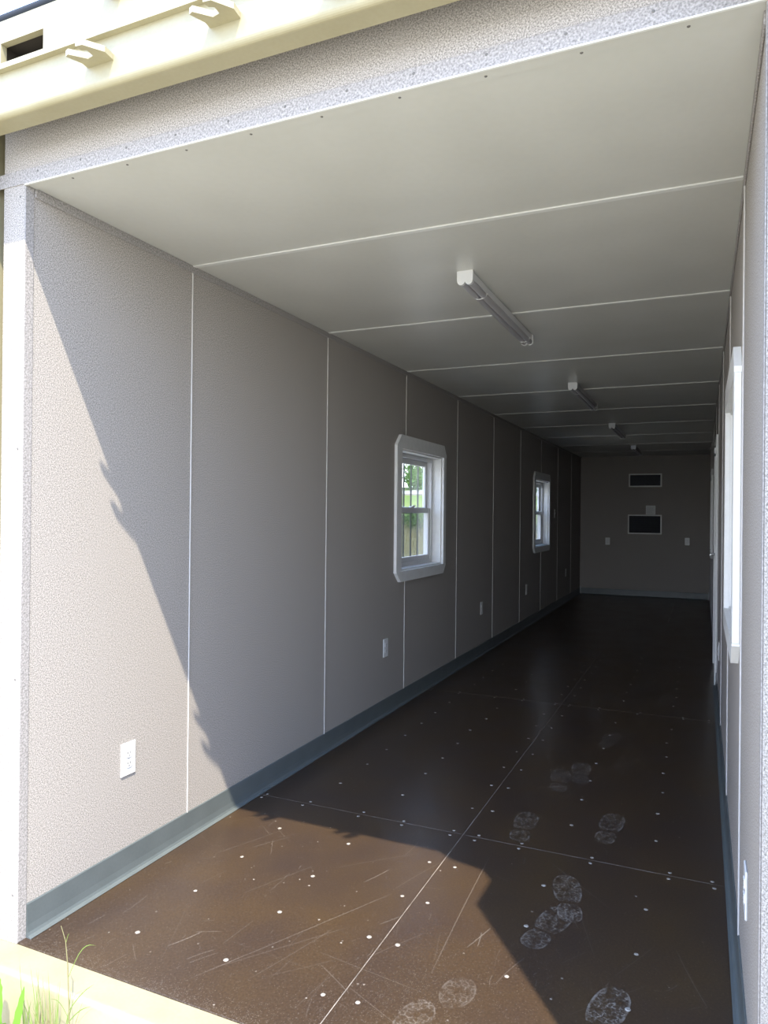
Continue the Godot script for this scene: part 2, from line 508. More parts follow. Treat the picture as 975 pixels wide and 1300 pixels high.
func build_ceiling() -> void:
	var c := setting("ceiling", "off-white glossy ceiling panels divided by thin raised joint strips", "ceiling")
	var s := seams()
	for k in s.size() - 1:
		var mb := MB.new(); mb.box(0.0, W, H, H + 0.012, s[k] + 0.001, s[k + 1] - 0.001, 0.001)
		part("ceiling_panel", mb, M.ceiling, c)
	for k in range(1, s.size() - 1):
		var mb := MB.new(); mb.box(0.006, W - 0.006, H - 0.0045, H + 0.001, s[k] - 0.004, s[k] + 0.020, 0.0015)
		part("joint_strip", mb, M.white_trim, c)
	var e := MB.new(); e.box(0.0, W, H - 0.002, H + 0.004, D0, D0 + 0.045, 0.0008)
	var es := part("edge_strip", e, M.ceiling, c)
	var d := MB.new(); d.dome(Vector3.ZERO, Vector3.DOWN, 0.0042, 0.0015, 8)
	var dm := d.mesh()
	for k in 9:
		put("screw_head", dm, M.screw_dark, es, V(0.18 + k * 0.225, H - 0.002, D0 + 0.028))

# ------------------------------------------------------------------ windows
func window(called: String, side: int, d0: float, d1: float, y0: float, y1: float, label: String) -> void:
	var w := setting(called, label, "window")
	var X := func(o: float) -> float: return -o if side < 0 else W + o
	var bx := func(mb: MB, o0: float, o1: float, ya: float, yb: float, da: float, db: float, bev: float) -> void:
		mb.box(minf(X.call(o0), X.call(o1)), maxf(X.call(o0), X.call(o1)), ya, yb, da, db, bev)
	var cw := 0.098
	var ch := 0.08
	# casing boards, clipped corners
	for top in [true, false]:
		var ya: float = y1 if top else y0
		var sgn := 1.0 if top else -1.0
		var hgt := 0.1 if top else 0.078
		var cz := minf(ch, hgt * 0.9)
		var pg := PackedVector2Array([Vector2(d0 - cw, ya), Vector2(d1 + cw * 0.62, ya), Vector2(d1 + cw * 0.62, ya + sgn * (hgt - cz)), Vector2(d1 + cw * 0.62 - ch * 0.7, ya + sgn * hgt), Vector2(d0 - cw + ch, ya + sgn * hgt), Vector2(d0 - cw, ya + sgn * (hgt - cz))])
		var mb := MB.new()
		mb.prism(pg, Vector3(X.call(0.0), 0, 0), Vector3(0, 0, -1), Vector3.UP, Vector3(-side, 0, 0), 0.0, 0.024)
		part("casing_board", mb, M.white_paint, w)
	for a in [[d0 - cw, d0], [d1, d1 + cw * 0.62]]:
		var mb := MB.new(); bx.call(mb, -0.023, 0.0, y0, y1, a[0], a[1], 0.002)
		part("casing_board", mb, M.white_paint, w)
	# recess lining
	for a in [[y0, y1, d0, d0 + 0.012], [y0, y1, d1 - 0.012, d1], [y0, y0 + 0.012, d0 + 0.012, d1 - 0.012], [y1 - 0.012, y1, d0 + 0.012, d1 - 0.012]]:
		var mb := MB.new(); bx.call(mb, -0.002, 0.142, a[0], a[1], a[2], a[3], 0.001)
		part("recess_board", mb, M.white_paint, w)
	var i0 := d0 + 0.012; var i1 := d1 - 0.012; var j0 := y0 + 0.012; var j1 := y1 - 0.012
	var ring := func(o0: float, o1: float, ya: float, yb: float, da: float, db: float, wd: float, bev: float) -> MB:
		var mb := MB.new()
		bx.call(mb, o0, o1, ya, yb, da, da + wd, bev)
		bx.call(mb, o0, o1, ya, yb, db - wd, db, bev)
		bx.call(mb, o0, o1, ya, ya + wd, da + wd, db - wd, bev)
		bx.call(mb, o0, o1, yb - wd, yb, da + wd, db - wd, bev)
		return mb
	part("window_frame", ring.call(0.072, 0.142, j0, j1, i0, i1, 0.03, 0.003), M.white_plastic, w)
	var ym := lerpf(j0, j1, 0.495)
	for u in [[0.112, 0.138, ym - 0.012, j1 - 0.028], [0.082, 0.108, j0 + 0.028, ym + 0.026]]:
		var sash := part("sash", ring.call(u[0], u[1], u[2], u[3], i0 + 0.028, i1 - 0.028, 0.042, 0.004), M.white_plastic, w)
		var g := MB.new(); bx.call(g, u[0] + 0.011, u[0] + 0.015, u[2] + 0.04, u[3] - 0.04, i0 + 0.068, i1 - 0.068, 0.0)
		part("pane", g, M.glass, sash)
	var lk := MB.new()
	bx.call(lk, 0.07, 0.10, ym + 0.026, ym + 0.036, (i0 + i1) / 2 - 0.03, (i0 + i1) / 2 + 0.03, 0.003)
	bx.call(lk, 0.064, 0.078, ym + 0.034, ym + 0.044, (i0 + i1) / 2 - 0.012, (i0 + i1) / 2 + 0.03, 0.003)
	part("sash_lock", lk, M.white_plastic, w)
	var sc := MB.new(); bx.call(sc, 0.139, 0.141, j0 + 0.03, ym, i0 + 0.03, i1 - 0.03, 0.0)
	part("insect_screen", sc, M.screen, w)

func bars(d0: float, d1: float, y0: float, y1: float, label: String) -> void:
	var t := thing("security_bars", V(-0.205, y0, (d0 + d1) / 2), label, "window bars", "bars outside the windows")
	var n := 6
	for k in n:
		var d := d0 + 0.104 + k * 0.1575
		var mb := MB.new(); mb.tube([V(-0.205, y0 - 0.02, d), V(-0.205, y1 + 0.02, d)], 0.0075, 0.0075, 8)
		part("bar", mb, M.black_bar, t)
	for y: float in [y0 - 0.02, (y0 + y1) / 2 - 0.012, y1 + 0.02]:
		var mb := MB.new(); mb.box(-0.213, -0.197, y - 0.014, y + 0.014, d0 - 0.02, d1 + 0.02, 0.002)
		part("cross_bar", mb, M.black_bar, t)
	for y: float in [y0 - 0.02, y1 + 0.02]:
		for d: float in [d0, d1]:
			var mb := MB.new(); mb.box(-0.2, -0.1545, y - 0.012, y + 0.012, d - 0.012, d + 0.012, 0.002)
			part("bracket", mb, M.black_bar, t)

# ------------------------------------------------------------------ wall fittings
# built facing +x at the origin of its base; axes: N out of the wall, S along it
func plate(called: String, c: Vector3, N: Vector3, kind: String, label: String, category: String) -> void:
	var t := thing(called, c - Vector3.UP * 0.0635, label, category, "sockets and switches")
	var S := N.cross(Vector3.UP).normalized()
	var bs := Basis(N, Vector3.UP, N.cross(Vector3.UP))
	var mb := MB.new(); mb.obox(c + N * 0.003, Vector3(0.003, 0.0635, 0.0385), bs, 0.0025)
	part("cover_plate", mb, M.white_plastic, t)
	if kind == "outlet":
		for s: float in [-1.0, 1.0]:
			var f := MB.new()
			var pts := PackedVector2Array()
			for k in 16:
				var a := TAU * k / 16
				pts.append(Vector2(clampf(cos(a) * 0.0175, -0.0168, 0.0168), clampf(sin(a) * 0.0175, -0.0142, 0.0142)))
			var o := c + Vector3.UP * 0.0195 * s
			f.prism(pts, o, S, Vector3.UP, N, 0.006, 0.0085)
			var face := part("receptacle", f, M.white_plastic, t)
			var h := MB.new()
			for q: float in [-0.0065, 0.0065]:
				h.obox(o + N * 0.0085 + S * q + Vector3.UP * 0.004, Vector3(0.0006, 0.0042, 0.0011), bs, 0.0)
			h.obox(o + N * 0.0085 - Vector3.UP * 0.007, Vector3(0.0006, 0.0024, 0.0022), bs, 0.0008)
			part("slots", h, M.slot, face)
		var sc := MB.new(); sc.dome(c + N * 0.006, N, 0.003, 0.001, 8)
		part("screw", sc, M.steel, t)
	else:
		var tg := MB.new(); tg.obox(c + N * 0.010 + Vector3.UP * 0.004, Vector3(0.007, 0.005, 0.0045), bs * Basis(Vector3(0, 0, 1), 0.4), 0.001)
		part("toggle", tg, M.white_plastic, t)
		for s: float in [-0.03, 0.03]:
			var sc := MB.new(); sc.dome(c + N * 0.006 + Vector3.UP * s, N, 0.003, 0.001, 8)
			part("screw", sc, M.steel, t)

func strip_light() -> Node3D:
	var t := thing("strip_light", V(W / 2, H - 0.06, 1.46), "", "ceiling light", "unlit twin tube strip lights along the ceiling")
	var x := W / 2
	var d0 := 1.46
	var d1 := 2.68
	var b := MB.new(); b.box(x - 0.031, x + 0.031, H - 0.036, H, d0 + 0.01, d1 - 0.01, 0.003)
	part("channel", b, M.white_plastic, t)
	for s: float in [-1.0, 1.0]:
		var l := MB.new(); l.tube([V(x + s * 0.0165, H - 0.042, d0 + 0.012), V(x + s * 0.0165, H - 0.042, d1 - 0.012)], 0.0155, 0.0155, 16)
		part("tube_lens", l, M.lens, t, "grey ribbed tube cover")
	for d: float in [d0, d1 - 0.018]:
		var pts := PackedVector2Array([Vector2(-0.036, 0.0), Vector2(-0.036, -0.040)])
		for s: float in [-1.0, 1.0]:
			for k in 9:
				var a := PI + PI * k / 8
				pts.append(Vector2(s * 0.0175 + cos(a) * 0.0175, -0.043 + sin(a) * 0.0175))
		pts.append(Vector2(0.036, -0.040)); pts.append(Vector2(0.036, 0.0))
		var c := MB.new(); c.prism(pts, V(x, H, d), Vector3.RIGHT, Vector3.UP, Vector3(0, 0, -1), 0.0, 0.018)
		part("end_cap", c, M.white_plastic, t)
	for d: float in [d0 + 0.23, d1 - 0.10]:
		var arc := []
		for k in 11:
			var a := PI + PI * k / 10
			arc.append(V(x + cos(a) * 0.0345, H - 0.036 + sin(a) * 0.0245, d))
		var c := MB.new(); c.tube(arc, 0.0022, 0.0022, 6)
		part("wire_clip", c, M.white_plastic, t)
	return t

func vent(called: String, x0: float, x1: float, y0: float, y1: float, grid: bool, label: String) -> void:
	var t := thing(called, V((x0 + x1) / 2, y0, D1), label, "vent")
	var fw := 0.022
	for a in [[x0, x1, y0, y0 + fw], [x0, x1, y1 - fw, y1], [x0, x0 + fw, y0 + fw, y1 - fw], [x1 - fw, x1, y0 + fw, y1 - fw]]:
		var mb := MB.new(); mb.box(a[0], a[1], a[2], a[3], D1 - 0.022, D1 - 0.001, 0.002)
		part("frame_board", mb, M.white_paint, t)
	var bk := MB.new(); bk.box(x0 + fw, x1 - fw, y0 + fw, y1 - fw, D1 - 0.005, D1 - 0.001)
	part("backing", bk, M.navy, t)
	var ix0 := x0 + fw; var ix1 := x1 - fw; var iy0 := y0 + fw; var iy1 := y1 - fw
	var sl := MB.new()
	if grid:
		var n := 16
		for k in range(1, n):
			var x := lerpf(ix0, ix1, float(k) / n)
			sl.box(x - 0.0012, x + 0.0012, iy0, iy1, D1 - 0.014, D1 - 0.004)
		for k in range(1, 6):
			var y := lerpf(iy0, iy1, k / 6.0)
			sl.box(ix0, ix1, y - 0.0012, y + 0.0012, D1 - 0.014, D1 - 0.004)
	else:
		for k in 12:
			var y := lerpf(iy0, iy1, (k + 0.5) / 12)
			sl.obox(V((ix0 + ix1) / 2, y, D1 - 0.012), Vector3((ix1 - ix0) / 2, 0.0012, 0.009), Basis(Vector3.RIGHT, 0.6))
	var lv := part("louvres", sl, M.navy, t)
	lv.set_meta("kind", "stuff")

# ------------------------------------------------------------------ container
func build_container(holes: Array, rholes: Array) -> void:
	var c := thing("shipping_container", V(W / 2, -0.17, 5.8), "cream painted steel container frame with hooked keepers above the lined opening", "container")
	var A := Vector3(0, 0, -1)
	var XL := -0.154
	var XR := W + 0.154
	# header beam over the opening, lower front edge rolled
	var pr := PackedVector2Array([Vector2(0.04, 2.573), Vector2(-0.016, 2.573)])
	for k in range(1, 6):
		var a := PI / 2 * k / 6
		pr.append(Vector2(-0.016 - sin(a) * 0.018, 2.591 - cos(a) * 0.018))
	pr.append(Vector2(-0.034, 2.591)); pr.append(Vector2(-0.034, 2.706)); pr.append(Vector2(0.04, 2.706))
	var h := MB.new(); h.prism(pr, Vector3.ZERO, A, Vector3.UP, Vector3.RIGHT, XL - 0.02, XR + 0.02)
	part("header_beam", h, M.cream, c)
	# upper rail, pierced by a slot
	var u := MB.new()
	var sl := [0.112, 0.286, 2.718, 2.776]
	u.box(XL - 0.02, sl[0], 2.702, 2.842, -0.052, -0.032, 0.0)
	u.box(sl[1], XR + 0.02, 2.702, 2.842, -0.052, -0.032, 0.0)
	u.box(sl[0], sl[1], 2.702, sl[2], -0.052, -0.032)
	u.box(sl[0], sl[1], sl[3], 2.842, -0.052, -0.032)
	u.box(XL - 0.02, XR + 0.02, 2.702, 2.706, -0.032, 0.1)
	u.box(XL - 0.02, XR + 0.02, 2.828, 2.842, -0.032, 0.1)
	part("upper_rail", u, M.cream, c)
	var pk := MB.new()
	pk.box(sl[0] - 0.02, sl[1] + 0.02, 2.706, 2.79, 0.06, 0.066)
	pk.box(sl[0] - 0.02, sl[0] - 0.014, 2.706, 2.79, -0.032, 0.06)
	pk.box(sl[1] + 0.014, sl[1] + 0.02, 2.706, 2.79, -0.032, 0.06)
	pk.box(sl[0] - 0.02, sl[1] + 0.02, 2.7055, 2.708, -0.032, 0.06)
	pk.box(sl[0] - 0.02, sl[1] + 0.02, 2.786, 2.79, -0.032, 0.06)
	part("slot_shade_pocket", pk, mat(lin(0.05, 0.04, 0.03), 0.9), c)  # dark brown puts the shade inside the slot into the colour
	var gk := MB.new(); gk.tube([V(XL, 2.853, -0.045), V(XR, 2.853, -0.045)], 0.012, 0.012, 10)  # thin dark tube along the front edge of the roof
	part("roof_edge_strip", gk, M.dark_strip, c, "dark round strip along the roof edge")
	var rp := MB.new(); rp.box(XL, XR, 2.842, 2.86, -0.02, D1 + 0.2)
	part("roof", rp, M.cream, c)
	# cam keepers: hooked plates on the header
	for x: float in [0.487, 0.905, 1.245, 1.663]:
		var k := MB.new()
		var hook := PackedVector2Array([Vector2(-0.042, 0.0), Vector2(0.042, 0.0), Vector2(0.046, -0.03), Vector2(0.016, -0.068), Vector2(-0.004, -0.070), Vector2(-0.002, -0.054), Vector2(0.010, -0.048), Vector2(0.008, -0.030), Vector2(-0.012, -0.026), Vector2(-0.044, -0.056), Vector2(-0.056, -0.052), Vector2(-0.040, -0.018)])
		k.prism(hook, V(x, 2.642, -0.034), Vector3.RIGHT * 1.12, A * 1.2, Vector3.UP, -0.008, 0.008)
		part("cam_keeper", k, M.cream, c, "hook-shaped steel keeper")
	var st := MB.new(); st.tube([V(0.556, 2.815, -0.052), V(0.556, 2.808, -0.105)], 0.03, 0.03, 18)
	part("pipe_stub", st, M.cream, c)
	# sill
	var sp := PackedVector2Array([Vector2(0.130, -0.004), Vector2(0.036, -0.004)])
	for k in range(1, 5):
		var a := PI / 2 * k / 5
		sp.append(Vector2(0.036 - sin(a) * 0.014, -0.018 + cos(a) * 0.014))
	sp.append(Vector2(0.022, -0.018)); sp.append(Vector2(0.022, -0.17)); sp.append(Vector2(0.130, -0.17))
	var s := MB.new(); s.prism(sp, Vector3.ZERO, A, Vector3.UP, Vector3.RIGHT, XL, XR)
	part("sill", s, M.cream, c)
	# corner posts and the gusset under the header
	var lp := MB.new(); lp.box(XL - 0.02, XL + 0.02, -0.17, 2.573, -0.02, 0.10, 0.004)
	part("corner_post", lp, M.cream, c)
	var rp2 := MB.new(); rp2.box(2.205, XR + 0.02, -0.17, 2.573, -0.034, 0.10, 0.004)
	part("corner_post", rp2, M.cream, c)
	var gs := MB.new(); gs.prism(PackedVector2Array([Vector2(2.06, 2.573), Vector2(2.09, 2.50), Vector2(2.205, 2.44), Vector2(2.205, 2.573)]), Vector3.ZERO, Vector3.RIGHT, Vector3.UP, A, -0.034, -0.022)
	part("gusset", gs, M.cream, c)
	# unseen fin, added and shaped so its edge draws the floor shadow
	var fn := MB.new(); fn.box(2.279, 2.299, -0.17, 2.50, -0.315, -0.03, 0.002)
	part("added_shadow_fin", fn, M.cream, c)
	# outer side walls, far end
	var sw := MB.new(); sheet(sw, -1, 0.142, 0.154, 0.10, D1 + 0.2, -0.17, 2.842, holes.map(func(q): return [q[0] - 0.03, q[1] + 0.03, q[2] - 0.03, q[3] + 0.03]))
	part("side_wall", sw, M.cream, c)
	var sr := MB.new(); sheet(sr, 1, 0.142, 0.154, 0.10, D1 + 0.2, -0.17, 2.842, rholes)
	part("side_wall", sr, M.cream, c)
	var ew := MB.new(); ew.box(XL, XR, -0.17, 2.842, D1 + 0.18, D1 + 0.2)
	part("end_wall", ew, M.cream, c)

func build_front_trim() -> void:
	# the speckled lining wrapped round the opening: two jamb posts and the fascia
	for side in [-1, 1]:
		var t := setting("trim_1" if side < 0 else "trim_2", "speckled grey jamb post beside the open doorway" + (", sunlit" if side < 0 else ", in shade"), "trim")
		var mb := MB.new()
		var xa := -0.098 if side < 0 else W + 0.0005
		var xb := -0.0005 if side < 0 else W + 0.098
		mb.box(xa, xb, -0.005, H + 0.004, D0, D0 + 0.10, 0.002)
		part("jamb_face", mb, M.vinyl, t)
		var sc := MB.new(); sc.dome(Vector3.ZERO, Vector3(0, 0, 1), 0.004, 0.0015, 8)
		var m := sc.mesh()
		for y: float in [0.15, 0.85, 1.6, 2.42]:
			put("screw_head", m, M.screw_dark, t, V(-0.02 if side < 0 else W + 0.03, y, D0))
	var f := setting("trim_3", "speckled grey fascia band under the cream steel header", "trim")
	var fb := MB.new(); fb.box(-0.098, W + 0.098, H + 0.006, 2.70, D0 + 0.001, D0 + 0.05, 0.002)
	part("fascia_board", fb, M.vinyl, f)
	var an := MB.new(); an.box(-0.135, W + 0.135, H - 0.001, H + 0.045, D0 - 0.003, D0 + 0.001, 0.0008)
	var e := part("corner_angle", an, M.vinyl_trim, f)
	var lip := MB.new(); lip.box(0.0, W, H - 0.0055, H - 0.001, D0 - 0.004, D0 + 0.004, 0.001)
	part("edge_bead", lip, M.white_trim, f)
	var d := MB.new(); d.dome(Vector3.ZERO, Vector3(0, 0, 1), 0.004, 0.0015, 8)
	var dm := d.mesh()
	for k in 12:
		put("screw_head", dm, M.screw_dark, e, V(0.06 + k * 0.185, H + 0.030, D0 - 0.003))

# the other door leaf, swung open outside: sunlit, it throws light on the wall opposite the windows
func build_container_door() -> void:
	var a := Vector2(-0.19, -0.075)
	var dir := Vector2(-0.5, -0.866)
	var L := 1.14
	var t := thing("container_door", V(a.x, -0.1, a.y), "cream steel container door swung open outside beside the sunlit jamb", "door")
	var bs := Basis(Vector3(dir.x, 0, -dir.y), Vector3.UP, Vector3(dir.x, 0, -dir.y).cross(Vector3.UP))
	var mid := a + dir * L / 2
	var lf := MB.new(); lf.obox(V(mid.x, 1.22, mid.y), Vector3(L / 2, 1.32, 0.014), bs, 0.003)
	part("door_leaf", lf, M.cream, t)
	for k in 4:
		var rb := MB.new(); rb.obox(V(mid.x, 0.36 + k * 0.57, mid.y) - bs.z * signf(bs.z.x) * 0.022, Vector3(L / 2 - 0.06, 0.12, 0.014), bs, 0.01)
		part("pressed_panel", rb, M.cream, t)
	for k in 2:
		var q := V(mid.x, 0, mid.y) + bs.x * (L * (-0.16 + 0.42 * k)) - bs.z * signf(bs.z.x) * 0.055
		var rd := MB.new(); rd.tube([Vector3(q.x, -0.09, q.z), Vector3(q.x, 2.56, q.z)], 0.017, 0.017, 10)
		part("lock_rod", rd, M.steel, t)

func build_door_1() -> void:
	var d := setting("door_1", "pale flush door with lever handle in the wall opposite the far barred window", "door")
	var d0 := 5.10
	var d1 := 6.05
	var lf := MB.new(); lf.box(W + 0.02, W + 0.06, 0.012, 2.03, d0 + 0.004, d1 - 0.004, 0.002)
	var leaf := part("door_leaf", lf, M.grey_frame, d)
	for a in [[d0 - 0.06, d0, 0.0, 2.09], [d1, d1 + 0.06, 0.0, 2.09], [d0, d1, 2.03, 2.09]]:
		var mb := MB.new(); mb.box(W - 0.016, W + 0.07, a[2], a[3], a[0], a[1], 0.003)
		part("frame_board", mb, M.white_paint, d)
	var hd := MB.new()
	hd.tube([V(W + 0.02, 1.05, d1 - 0.075), V(W - 0.04, 1.05, d1 - 0.075)], 0.011, 0.011, 10)
	hd.tube([V(W - 0.04, 1.05, d1 - 0.072), V(W - 0.045, 1.05, d1 - 0.19)], 0.009, 0.008, 10)
	hd.box(W + 0.012, W + 0.02, 0.96, 1.14, d1 - 0.10, d1 - 0.05, 0.002)
	part("lever_handle", hd, M.steel, leaf)
	var cl := MB.new()
	cl.box(W - 0.03, W + 0.02, 1.94, 2.0, d0 + 0.1, d0 + 0.36, 0.006)
	cl.tube([V(W - 0.005, 2.0, d0 + 0.25), V(W - 0.06, 2.01, d0 + 0.42), V(W - 0.01, 2.05, d0 + 0.6)], 0.008, 0.008, 8)
	part("door_closer", cl, M.steel, leaf)

# ------------------------------------------------------------------ outdoors
func hill(x: float, d: float) -> float:
	var t := -x * 0.37 + d * 0.93
	var k := maxf(0.0, t - 15.0)
	var side := smoothstep(-1.0, 8.0, t - 15.0)
	var y := -0.2 + 0.050 * k + 0.00042 * k * k
	if t > 75.0: y = -0.2 + 0.050 * 60.0 + 0.00042 * 3600.0 + (t - 75.0) * 0.02
	return y + side * 0.12 * sin(x * 0.31 + d * 0.17) * sin(d * 0.23 - x * 0.11)

func build_ground() -> void:
	var nz := FastNoiseLite.new(); nz.seed = 8; nz.frequency = 0.09; nz.fractal_octaves = 3
	var xs := []
	var ds := []
	for i in 121: xs.append(-90.0 + i * 1.25)
	for i in 121: ds.append(-40.0 + i * 1.25)
	var st := SurfaceTool.new()
	st.begin(Mesh.PRIMITIVE_TRIANGLES)
	st.set_smooth_group(0)
	for i in 120:
		for j in 120:
			var q := [Vector2(xs[i], ds[j]), Vector2(xs[i + 1], ds[j]), Vector2(xs[i + 1], ds[j + 1]), Vector2(xs[i], ds[j + 1])]
			for k in [0, 2, 1, 0, 3, 2]:
				var p: Vector2 = q[k]
				var t := -p.x * 0.37 + p.y * 0.93
				var n := nz.get_noise_2d(p.x, p.y)
				var green := smoothstep(30.0, 34.0, t + n * 6.0)
				var straw := Vector3(0.17, 0.16, 0.095).lerp(Vector3(0.14, 0.15, 0.07), clampf(0.5 + n, 0.0, 1.0))
				var field := Vector3(0.115, 0.165, 0.032).lerp(Vector3(0.155, 0.19, 0.048), clampf(0.5 + n * 1.5, 0.0, 1.0))
				var gravel := Vector3(0.60, 0.53, 0.39).lerp(Vector3(0.52, 0.46, 0.335), clampf(0.5 + n, 0.0, 1.0))
				var c := gravel.lerp(straw, smoothstep(9.0, 11.0, t + n * 4.0)).lerp(field, green)
				st.set_color(Color(c.x, c.y, c.z))
				st.add_vertex(Vector3(p.x, hill(p.x, p.y), -p.y))
	st.index()
	st.generate_normals()
	var g := MeshInstance3D.new()
	g.name = "ground"
	g.mesh = st.commit()
	g.material_override = M.ground
	g.set_meta("kind", "structure")
	g.set_meta("label", "pale gravel yard rising to a dry and green grassy slope beyond the barred windows")
	g.set_meta("category", "ground")
	add_child(g)
	# pale track across the slope
	var tr := MB.new()
	for i in 60:
		var pts := []
		for e in [[i, 62.0], [i + 1, 62.0], [i + 1, 67.0], [i, 67.0]]:
			var w: float = -60.0 + e[0] * 1.6
			var t: float = e[1]
			var x := -t * 0.37 + w * 0.93
			var d := t * 0.93 + w * 0.37
			pts.append(V(x, hill(x, d) + 0.12, d))
		tr.quad(pts[0], pts[1], pts[2], pts[3], Vector3.UP)
		tr.quad(pts[0], pts[1], pts[1] - Vector3.UP * 0.6, pts[0] - Vector3.UP * 0.6, Vector3(0.37, 0, 0.93))
	var k := part("dirt_track", tr, M.track, self)
	k.set_meta("kind", "structure")
	k.set_meta("label", "pale dirt track crossing the green slope beyond the window")
	k.set_meta("category", "track")

func foliage(mb: MB, c: Vector3, r: Vector3, count: int, size: float) -> void:
	for i in count:
		var q := Vector3(rng.randfn(), rng.randfn(), rng.randfn()).normalized() * pow(rng.randf(), 0.4)
		var p := c + q * r
		var a := Vector3(rng.randfn(), rng.randfn(), rng.randfn()).normalized()
		var b := a.cross(Vector3(rng.randfn(), rng.randfn(), rng.randfn())).normalized()
		var s := size * rng.randf_range(0.6, 1.3)
		var nn := a.cross(b)
		mb.quad(p - a * s, p - b * s * 0.45, p + a * s, p + b * s * 0.45, nn)

func at_t(t: float, w: float) -> Vector2:
	return Vector2(-t * 0.37 + w * 0.93, t * 0.93 + w * 0.37)

func build_trees() -> void:
	rng.seed = 21
	var spots := []
	for i in 16:
		spots.append([71.0 + 5.5 * (i % 2), -16.0 + 2.9 * i, rng.randf_range(2.2, 3.4)])
	for i in spots.size():
		var s: Array = spots[i]
		var p := at_t(s[0], s[1])
		var y := hill(p.x, p.y)
		var t := thing("tree", V(p.x, y, p.y), "light green leafy tree on the skyline above the dirt track" if i % 2 == 0 else "dark green leafy tree set back behind the dirt track", "tree", "light green trees above the track" if i % 2 == 0 else "dark green trees behind the track")
		var hh: float = s[2]
		var tr := MB.new(); tr.tube([V(p.x, y - 0.2, p.y), V(p.x + 0.1, y + hh * 0.5, p.y)], 0.14, 0.08, 8)
		part("trunk", tr, M.bark, t)
		var fo := MB.new()
		for k in 7:
			foliage(fo, V(p.x + rng.randf_range(-1.0, 1.0), y + hh * rng.randf_range(0.18, 0.8), p.y + rng.randf_range(-1.0, 1.0)), Vector3(1.2, 0.75, 1.2), 330, 0.17)
		part("foliage", fo, M.leaf if i % 2 == 0 else M.leaf_dark, t)
	for s in [[28.0, 1.6, 0.95], [30.0, -0.2, 0.6], [31.0, 3.6, 0.7], [29.0, 6.5, 0.8]]:
		var p := at_t(s[0], s[1])
		var y := hill(p.x, p.y)
		var t := thing("shrub", V(p.x, y, p.y), "low dark green shrub in the dry grass beyond the barred window", "shrub", "shrubs in the dry grass")
		var sm := MB.new(); sm.tube([V(p.x, y - 0.1, p.y), V(p.x + 0.05, y + s[2] * 0.5, p.y)], 0.05, 0.02, 6)
		part("stem", sm, M.bark, t)
		var fo := MB.new()
		for k in 5:
			foliage(fo, V(p.x + rng.randf_range(-0.45, 0.45), y + s[2] * rng.randf_range(0.3, 0.75), p.y + rng.randf_range(-0.45, 0.45)), Vector3(0.5, 0.38, 0.5) * s[2], 160, 0.06)
		part("foliage", fo, M.leaf_dark, t)
	# dry grass between container and field: nobody could count it
	var tuft := MB.new()
	for i in 9:
		var a := TAU * i / 9.0
		var o := Vector3(cos(a), 0, sin(a)) * 0.03
		var tip := o * rng.randf_range(2.0, 6.0) + Vector3.UP * rng.randf_range(0.2, 0.42)
		var sd := Vector3(-sin(a), 0, cos(a)) * 0.008
		tuft.tri(o - sd, o + sd, tip, Vector3.UP, Vector3.UP, Vector3.UP)
	var mm := MultiMesh.new()
	mm.transform_format = MultiMesh.TRANSFORM_3D
	mm.mesh = tuft.mesh()
	mm.instance_count = 5000
	for i in 5000:
		var p := at_t(rng.randf_range(15.0, 34.0), rng.randf_range(-4.0, 9.0))
		mm.set_instance_transform(i, Transform3D(Basis(Vector3.UP, rng.randf() * TAU).scaled(Vector3.ONE * rng.randf_range(0.6, 1.2)), V(p.x, hill(p.x, p.y) - 0.02, p.y)))
	var g := MultiMeshInstance3D.new()
	g.name = "dry_grass"
	g.multimesh = mm
	g.material_override = M.straw
	g.set_meta("kind", "stuff")
	g.set_meta("label", "tufts of dry straw-coloured grass on the slope beyond the window")
	g.set_meta("category", "grass")
	add_child(g)

func blade(mb: MB, pts: Array, w: float, side: Vector3) -> void:
	for i in pts.size() - 1:
		var a := w * (1.0 - pow(float(i) / (pts.size() - 1), 2.0)) * 0.5
		var b := w * (1.0 - pow(float(i + 1) / (pts.size() - 1), 2.0)) * 0.5
		var nn: Vector3 = (pts[i + 1] - pts[i]).cross(side).normalized()
		mb.quad(pts[i] - side * a, pts[i] + side * a, pts[i + 1] + side * b, pts[i + 1] - side * b, nn)

func arc(a: Vector3, b: Vector3, lift: float, n := 8) -> Array:
	var out := []
	for i in n + 1:
		var t := float(i) / n
		out.append(a.lerp(b, t) + Vector3.UP * lift * sin(t * PI))
	return out

func broad_leaf(parent: Node3D, a: Vector3, b: Vector3, lift: float, w: float, side: Vector3) -> void:
	# a lobed leaf with a folded midrib
	var mb := MB.new()
	var pts := arc(a, b, lift, 12)
	for i in 12:
		for s: float in [-1.0, 1.0]:
			var t0 := i / 12.0; var t1 := (i + 1) / 12.0
			var w0 := w * pow(sin(clampf(0.06 + t0 * 0.94, 0.0, 1.0) * PI), 0.6) * (1.0 + 0.12 * sin(i * 2.6))
			var w1 := w * pow(sin(clampf(0.06 + t1 * 0.94, 0.0, 1.0) * PI), 0.6) * (1.0 + 0.12 * sin((i + 1) * 2.6))
			var up := Vector3(0, 0.12, 0.05)
			var p0: Vector3 = pts[i]; var p1: Vector3 = pts[i + 1]
			var e0 := p0 + side * s * w0 + up * w0; var e1 := p1 + side * s * w1 + up * w1
			var nn := (p1 - p0).cross(side * s).normalized() * s
			mb.quad(p0, e0, e1, p1, nn)
	part("leaf", mb, M.weed, parent)

